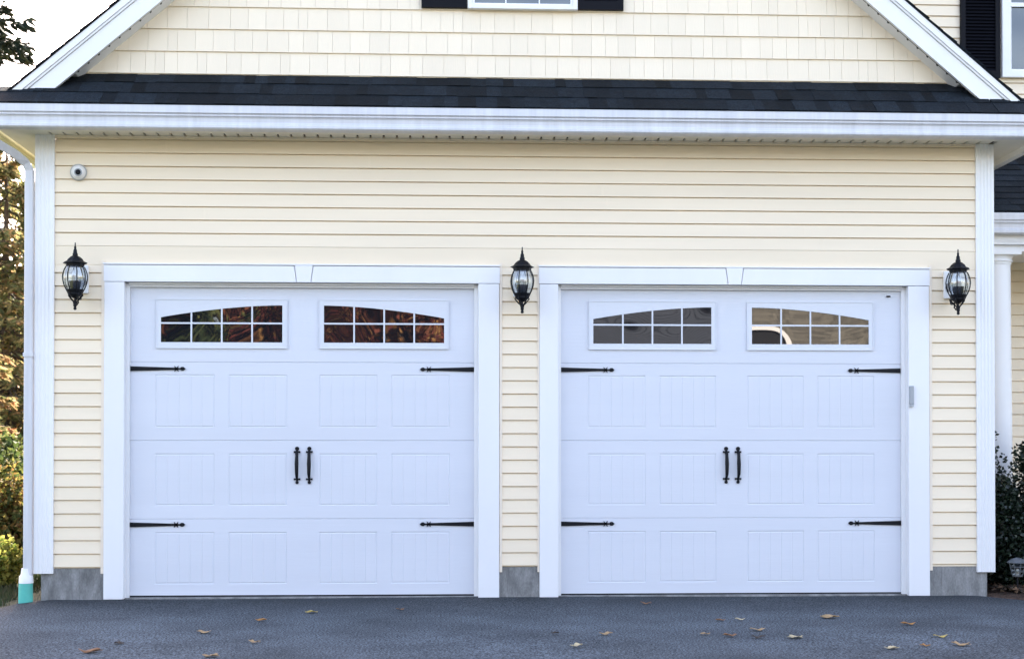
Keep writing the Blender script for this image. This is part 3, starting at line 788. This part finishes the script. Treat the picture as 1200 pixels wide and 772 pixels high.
shrub(4.97, .34, 1.33, .54, 'holly', 'dark glossy evergreen shrub in front of the white porch column', n=40000, ls=.036, name='evergreen_shrub', spikes=5)
shrub(5.85, .15, 1.05, .5, 'holly', 'lower dark evergreen shrub right of the one before the porch column', n=14000, ls=.036, name='evergreen_shrub')
# grass along the left of the driveway
g = MB()
for _ in range(26000):
    y = U(-3, 9); xl = -3.42 if y > -.1 else drive_edge_l(y)-.02; x = xl-abs(random.gauss(0, 1.1)); h = U(.03, .09); a = U(0, 3.14); dx, dy = math.cos(a)*.004, math.sin(a)*.004
    ox, oy = U(-.03, .03), U(-.03, .03)
    g.quad((x-dx, y-dy, -.03), (x+dx, y+dy, -.03), (x+ox, y+oy, -.03+h))
tag(g.build('grass', 'grass'), 'short green grass beside the driveway', None, None, 'stuff')
# chips and litter on the mulch bed
g = MB()
for _ in range(2600):
    x = U(4.42, 6.2); y = U(-.7, .7)
    if x < drive_edge_r(y)+.03: continue
    leaf(g, Vector((x, y, .03+U(0, .03))), U(.02, .06), Vector((U(-1, 1), U(-1, 1), U(-.2, .3))).normalized(), .35)
mc = mat('bark_chips', (.06, .04, .03), .9, cols=[(.02, .014, .01), (.06, .038, .025), (.12, .085, .055), (.16, .09, .05)])
tag(g.build('bark_mulch', mc), 'brown bark chips on the bed by the corner', None, None, 'stuff')
st = MB(); st.lathe([(.001, -.01), (.035, .0), (.045, .02), (.03, .04), (.004, .046)], (4.76, -.34, 0), 9)
tag(st.build('stone', 'stone', org=(4.76, -.34, 0), smooth=True), 'small pale stone lying at the edge of the mulch by the path lamp', 'stone')

# fallen leaves on the asphalt, from their place on the drive
def fallen(x, y, size, colk, col, label, seed, narrow=.72):
    size *= .95
    rr = random.Random(seed); m = MB(); lob = rr.choice((5, 5, 7)); n = 28; pts = []
    for i in range(n):
        a = 2*math.pi*i/n; rad = (.62+.33*abs(math.cos(lob*a/2))**1.5+rr.uniform(-.05, .05))
        if abs(a-math.pi) < .25: rad *= .7
        pts.append((rad*math.cos(a), rad*math.sin(a)*narrow))
    cu = rr.uniform(.05, .55); cv = rr.uniform(.1, .6)
    def P(u, v, s): 
        return (x+u*s*size, y+v*s*size, .012+size*(cu*.5*(u*s)**2+cv*.7*(v*s)**2+.12*math.sin(4*u+seed)*s))
    rings = (0.0, .35, .7, 1.0); m.v.append(P(0, 0, 0))
    for s in rings[1:]:
        for u, v in pts: m.v.append(P(u, v, s))
    for i in range(n):
        j = (i+1) % n; m.f.append((0, 1+i, 1+j))
        for q in range(2): m.f.append((1+q*n+i, 1+(q+1)*n+i, 1+(q+1)*n+j, 1+q*n+j))
    m.tube([P(-.55, 0, 1), (x-size*.8, y+.01, .015), (x-size*.95, y, .018)], .0013, 5)
    a = rr.uniform(-.5, .5)+(math.pi if rr.random() < .5 else 0)
    ca_, sa_ = math.cos(a), math.sin(a); m.v = [(x+(p[0]-x)*ca_-(p[1]-y)*sa_, y+(p[0]-x)*sa_+(p[1]-y)*ca_, p[2]) for p in m.v]
    o = m.build('fallen_leaf', leafmat(colk, col), org=(x, y, 0), smooth=True)
    s = o.modifiers.new('thick', 'SOLIDIFY'); s.thickness = .0015
    return tag(o, label, 'leaf', 'fallen autumn leaves on the driveway')
BR, TN, YL, OR, PL, DK = ('brown', (.26, .13, .06)), ('tan', (.42, .28, .14)), ('yellow', (.50, .38, .10)), ('orange', (.42, .20, .05)), ('pale', (.55, .46, .28)), ('dark', (.05, .035, .025))
LV = [(-2.022, -3.121, 0.075, BR, 'large curled brown leaf near the bottom left corner of the driveway'),
      (-1.521, -2.24, 0.055, TN, 'tan leaf in front of the left garage door, left of the yellowish one'),
      (-1.137, -2.753, 0.045, TN, 'small tan leaf at the bottom of the picture in front of the left door'),
      (-1.305, -3.328, 0.055, TN, 'tan leaf cut off by the bottom edge of the picture at left'),
      (-1.944, -2.754, 0.04, DK, 'dark flat leaf just right of the large brown leaf at bottom left'),
      (-0.945, -1.089, 0.055, YL, 'yellowish leaf close to the left garage door handles'),
      (-1.24, -1.601, 0.045, OR, 'small orange leaf left of the yellowish leaf before the left door'),
      (-0.315, -0.95, 0.038, BR, 'tiny brown leaf near the right end of the left garage door'),
      (1.531, -0.621, 0.048, BR, 'brown leaf nearest the threshold of the right garage door'),
      (1.022, -2.447, 0.05, TN, 'tan leaf in front of the left part of the right door'),
      (0.788, -2.997, 0.05, PL, 'pale leaf nearest the picture bottom, below the middle pier'),
      (0.708, -2.389, 0.035, DK, 'tiny dark leaf below the casing of the right garage door'),
      (1.882, -1.748, 0.04, BR, 'small brown leaf just left of a pale leaf, right door centre'),
      (2.025, -1.705, 0.04, PL, 'small pale leaf beside a brown one before the right door centre'),
      (2.025, -2.275, 0.058, TN, 'tan curled leaf right of centre, lying above a dark leaf'),
      (1.946, -2.658, 0.05, DK, 'dark leaf right under the tan curled leaf'),
      (1.783, -2.567, 0.05, BR, 'flat brown leaf left of the tan and dark pair of leaves'),
      (1.644, -2.476, 0.038, TN, 'small tan leaf, leftmost of the cluster before the right door'),
      (2.678, -1.582, 0.085, TN, 'largest tan leaf in front of the right side of the right door'),
      (3.096, -2.001, 0.055, OR, 'orange brown curled leaf below the casing right of the right door'),
      (3.083, -2.67, 0.05, YL, 'yellow leaf on the asphalt before the right concrete footing'),
      (3.069, -3.067, 0.065, TN, 'wide tan leaf, rightmost on the driveway'),
      (2.843, -3.094, 0.035, OR, 'tiny orange leaf left of the wide rightmost leaf'),
      (2.613, -3.195, 0.05, PL, 'pale leaf at the lower right, left of a tiny orange leaf'),
      (2.173, -2.669, 0.065, PL, 'pale leaf lying below and left of the largest tan leaf')]
for i, (x, y, s, c, lb) in enumerate(LV): fallen(x, y, s, c[0], c[1], lb, i+3)

# ------------------------------------------------------------------ across the street (seen in the window glass)
random.seed(5)
broadleaf(-3.9, -27, 9.5, 3.9, 'rust', 'dark red maple across the street mirrored in the left door windows', nl=60000, ls=.18, cl=1.35, r0=.2, name='maple_tree', zmin=.12)
broadleaf(-8.2, -25, 8, 2.8, 'green', 'green tree across the street left of the red maple', nl=26000, ls=.18, cl=1.2, r0=.2, name='street_tree', zmin=.12)
broadleaf(-.7, -30, 8.5, 2.6, 'rust', 'smaller rust coloured tree across the street right of the dark red maple', nl=36000, ls=.18, cl=1.3, r0=.2, name='street_tree', zmin=.12)
nb = empty('neighbour_house', (7, -30, 0), 'neighbouring house across the street with slate siding and brown shingled front', 'house')
mb = MB(); zc = 0.2
while zc < 5.9:
    mb.quad((2.4, -27.97, zc), (2.4, -28.0, zc+.16), (7.6, -28.0, zc+.16), (7.6, -27.97, zc)); zc += .165
    mb.quad((2.4, -28.0, zc-.005), (2.4, -27.97, zc), (7.6, -27.97, zc), (7.6, -28.0, zc-.005))
mb.box(2.4, 7.6, -36, -28.01, 0, 5.9); mb.build('wall', 'nb_siding', nb)
mb = MB(); mb.prism([(1.9, 5.9), (8.1, 5.9), (5, 8.3)], -36.5, -27.5); mb.build('roof', 'shingle', nb)
mb = MB(); mb.box(7.62, 18, -36, -27.55, 0, 2.7); mb.build('wing_wall', 'nb_siding', nb)
mb = MB(); shingle_run(mb, (18, -27.3, 2.7), (-1, 0, 0), (0, -.55, .83), 10.36, 4.2, expo=.16, wmin=.12, wmax=.3)
mb.quad((7.62, -27.32, 2.69), (18, -27.32, 2.69), (18, -29.7, 6.2), (7.62, -29.7, 6.2)); mb.build('shingled_roof', 'nb_roof', nb)
# eyebrow arch dormer
ar = MB(); ai = MB(); n = 24; cx_, zc_ = 8.3, 3.42
def ell(a, s): return (cx_+1.75*s*math.cos(a), zc_+1.10*s*math.sin(a))
ar.prism([ell(math.pi*i/n, 1) for i in range(n+1)]+[ell(math.pi*i/n, .70) for i in range(n, -1, -1)], -29.2, -27.0) if False else None
for i in range(n):
    a0, a1 = math.pi*i/n, math.pi*(i+1)/n
    ar.prism([ell(a0, .70), ell(a0, 1), ell(a1, 1), ell(a1, .70)], -29.2, -27.0)
ar.build('dormer_arch', 'white', nb)
ai.prism([ell(math.pi*i/n, .70) for i in range(n+1)], -29.1, -27.2); ai.build('dormer_window', 'dark', nb)
